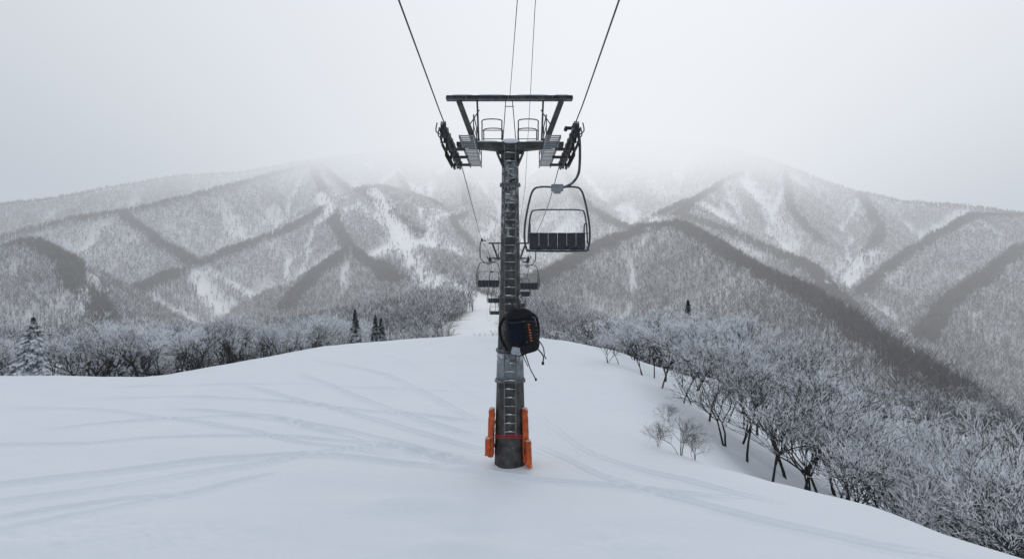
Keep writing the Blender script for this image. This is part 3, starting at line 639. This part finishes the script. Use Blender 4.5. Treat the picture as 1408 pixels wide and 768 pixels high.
pb('hanging_straps',join(tube(spl([(.30,-.12,-.46),(.40,-.14,-.60),(.46,-.1,-.74),(.42,-.1,-.88)],5),.018,5),tube(spl([(.42,-.05,-.3),(.50,-.08,-.5),(.50,-.08,-.72),(.53,-.1,-.8)],5),.014,5),tube(spl([(-.02,-.1,-.54),(.02,-.12,-.8),(.06,-.12,-1.0),(.16,-.12,-1.28)],5),.014,5),tube(spl([(-.08,-.1,-.54),(-.06,-.12,-.7),(.0,-.12,-.9)],5),.012,5),box((.16,-.12,-1.28),(.05,.02,.07)),box((.42,-.1,-.9),(.06,.03,.08))),M_cloth)
hook=tube(spl([(bc.x-.02,TY-.2,bc.z+.95),(bc.x-.05,TY-.45,bc.z+.93),(bc.x-.03,TY-.62,bc.z+.84),(bc.x-.02,bp.location.y+.12,bc.z+.80)],5),.016,6)
pt('hook',hook,M_galv)
# ------------------------------------------------------------ sky, sun, fog
az=math.radians(9); el=math.radians(27)
sd=Vector((math.sin(az)*math.cos(el),math.cos(az)*math.cos(el),math.sin(el)))
w=D.worlds.new('World'); sc.world=w; w.use_nodes=True; nt=w.node_tree; nt.nodes.clear()
out=nt.nodes.new('ShaderNodeOutputWorld'); bg=nt.nodes.new('ShaderNodeBackground'); bg.inputs['Strength'].default_value=.1
sky=nt.nodes.new('ShaderNodeTexSky'); sky.sky_type='NISHITA'; sky.sun_disc=False; sky.sun_elevation=el; sky.sun_rotation=az; sky.dust_density=4
hs=nt.nodes.new('ShaderNodeHueSaturation'); hs.inputs['Saturation'].default_value=.5; nt.links.new(sky.outputs[0],hs.inputs['Color'])
tc=nt.nodes.new('ShaderNodeTexCoord'); nv=nt.nodes.new('ShaderNodeVectorMath'); nv.operation='NORMALIZE'; nt.links.new(tc.outputs['Generated'],nv.inputs[0])
dt=nt.nodes.new('ShaderNodeVectorMath'); dt.operation='DOT_PRODUCT'; dt.inputs[1].default_value=sd; nt.links.new(nv.outputs[0],dt.inputs[0])
mr=nt.nodes.new('ShaderNodeMapRange'); mr.interpolation_type='SMOOTHERSTEP'; mr.inputs[1].default_value=.62; mr.inputs[2].default_value=1.0; nt.links.new(dt.outputs['Value'],mr.inputs[0])
mx=nt.nodes.new('ShaderNodeMix'); mx.data_type='RGBA'; mx.inputs[6].default_value=(5.7,6.35,7.2,1); mx.inputs[7].default_value=(12.8,12.8,12.8,1); mx.clamp_result=False; nt.links.new(mr.outputs[0],mx.inputs[0])
m2=nt.nodes.new('ShaderNodeMix'); m2.data_type='RGBA'; m2.inputs[0].default_value=.85; nt.links.new(hs.outputs[0],m2.inputs[6]); nt.links.new(mx.outputs[2],m2.inputs[7])
nt.links.new(m2.outputs[2],bg.inputs['Color']); nt.links.new(bg.outputs[0],out.inputs['Surface'])
sl=D.lights.new('sun','SUN'); sl.energy=2.5; sl.angle=math.radians(10); sl.color=(1,.97,.94); so=D.objects.new('sun',sl); so.rotation_euler=(-sd).to_track_quat('-Z','Y').to_euler(); so.location=(0,0,60); link(so)
def fog():
    m=D.materials.new('mist'); m.use_nodes=True; nt=m.node_tree; nt.nodes.clear()
    out=nt.nodes.new('ShaderNodeOutputMaterial'); ab=nt.nodes.new('ShaderNodeVolumeAbsorption'); ab.inputs['Color'].default_value=(0,0,0,1); em=nt.nodes.new('ShaderNodeEmission'); ad=nt.nodes.new('ShaderNodeAddShader')  # emission stands in for daylight scattered by the mist
    g=nt.nodes.new('ShaderNodeNewGeometry'); s=nt.nodes.new('ShaderNodeSeparateXYZ'); nt.links.new(g.outputs['Position'],s.inputs[0])
    mr=nt.nodes.new('ShaderNodeMapRange'); mr.interpolation_type='SMOOTHSTEP'; mr.inputs[1].default_value=95; mr.inputs[2].default_value=330; mr.inputs[3].default_value=.00052; mr.inputs[4].default_value=.0068; nt.links.new(s.outputs['Z'],mr.inputs[0])
    gx=nt.nodes.new('ShaderNodeMath'); gx.operation='SUBTRACT'; gx.inputs[1].default_value=120; nt.links.new(s.outputs['X'],gx.inputs[0]); ga=nt.nodes.new('ShaderNodeMath'); ga.operation='ABSOLUTE'; nt.links.new(gx.outputs[0],ga.inputs[0])
    m3=nt.nodes.new('ShaderNodeMapRange'); m3.interpolation_type='SMOOTHSTEP'; m3.inputs[1].default_value=0; m3.inputs[2].default_value=1000; m3.inputs[3].default_value=1; m3.inputs[4].default_value=0; nt.links.new(ga.outputs[0],m3.inputs[0])
    mx=nt.nodes.new('ShaderNodeMix'); mx.data_type='RGBA'; mx.inputs[6].default_value=(.47,.52,.59,1); mx.inputs[7].default_value=(.86,.885,.92,1); nt.links.new(m3.outputs[0],mx.inputs[0])  # sun glow put into the mist colour: grey sides, bright middle
    nt.links.new(mr.outputs[0],ab.inputs['Density']); nt.links.new(mr.outputs[0],em.inputs['Strength']); nt.links.new(mx.outputs[2],em.inputs['Color'])
    nt.links.new(ab.outputs[0],ad.inputs[0]); nt.links.new(em.outputs[0],ad.inputs[1]); nt.links.new(ad.outputs[0],out.inputs['Volume'])
    m.cycles.volume_step_rate=.5
    return m
o=part('mist',None,box((0,1450,150),(5600,2600,560)),fog())
# camera
cam=D.cameras.new('camera'); cam.sensor_width=36; cam.lens=36*F/1408; cam.clip_end=9000; cam.clip_start=.1
co_=D.objects.new('camera',cam); co_.location=(0,0,CZ); co_.rotation_euler=(math.radians(90),0,0); link(co_); sc.camera=co_
sc.view_settings.view_transform='Standard'
print('done')
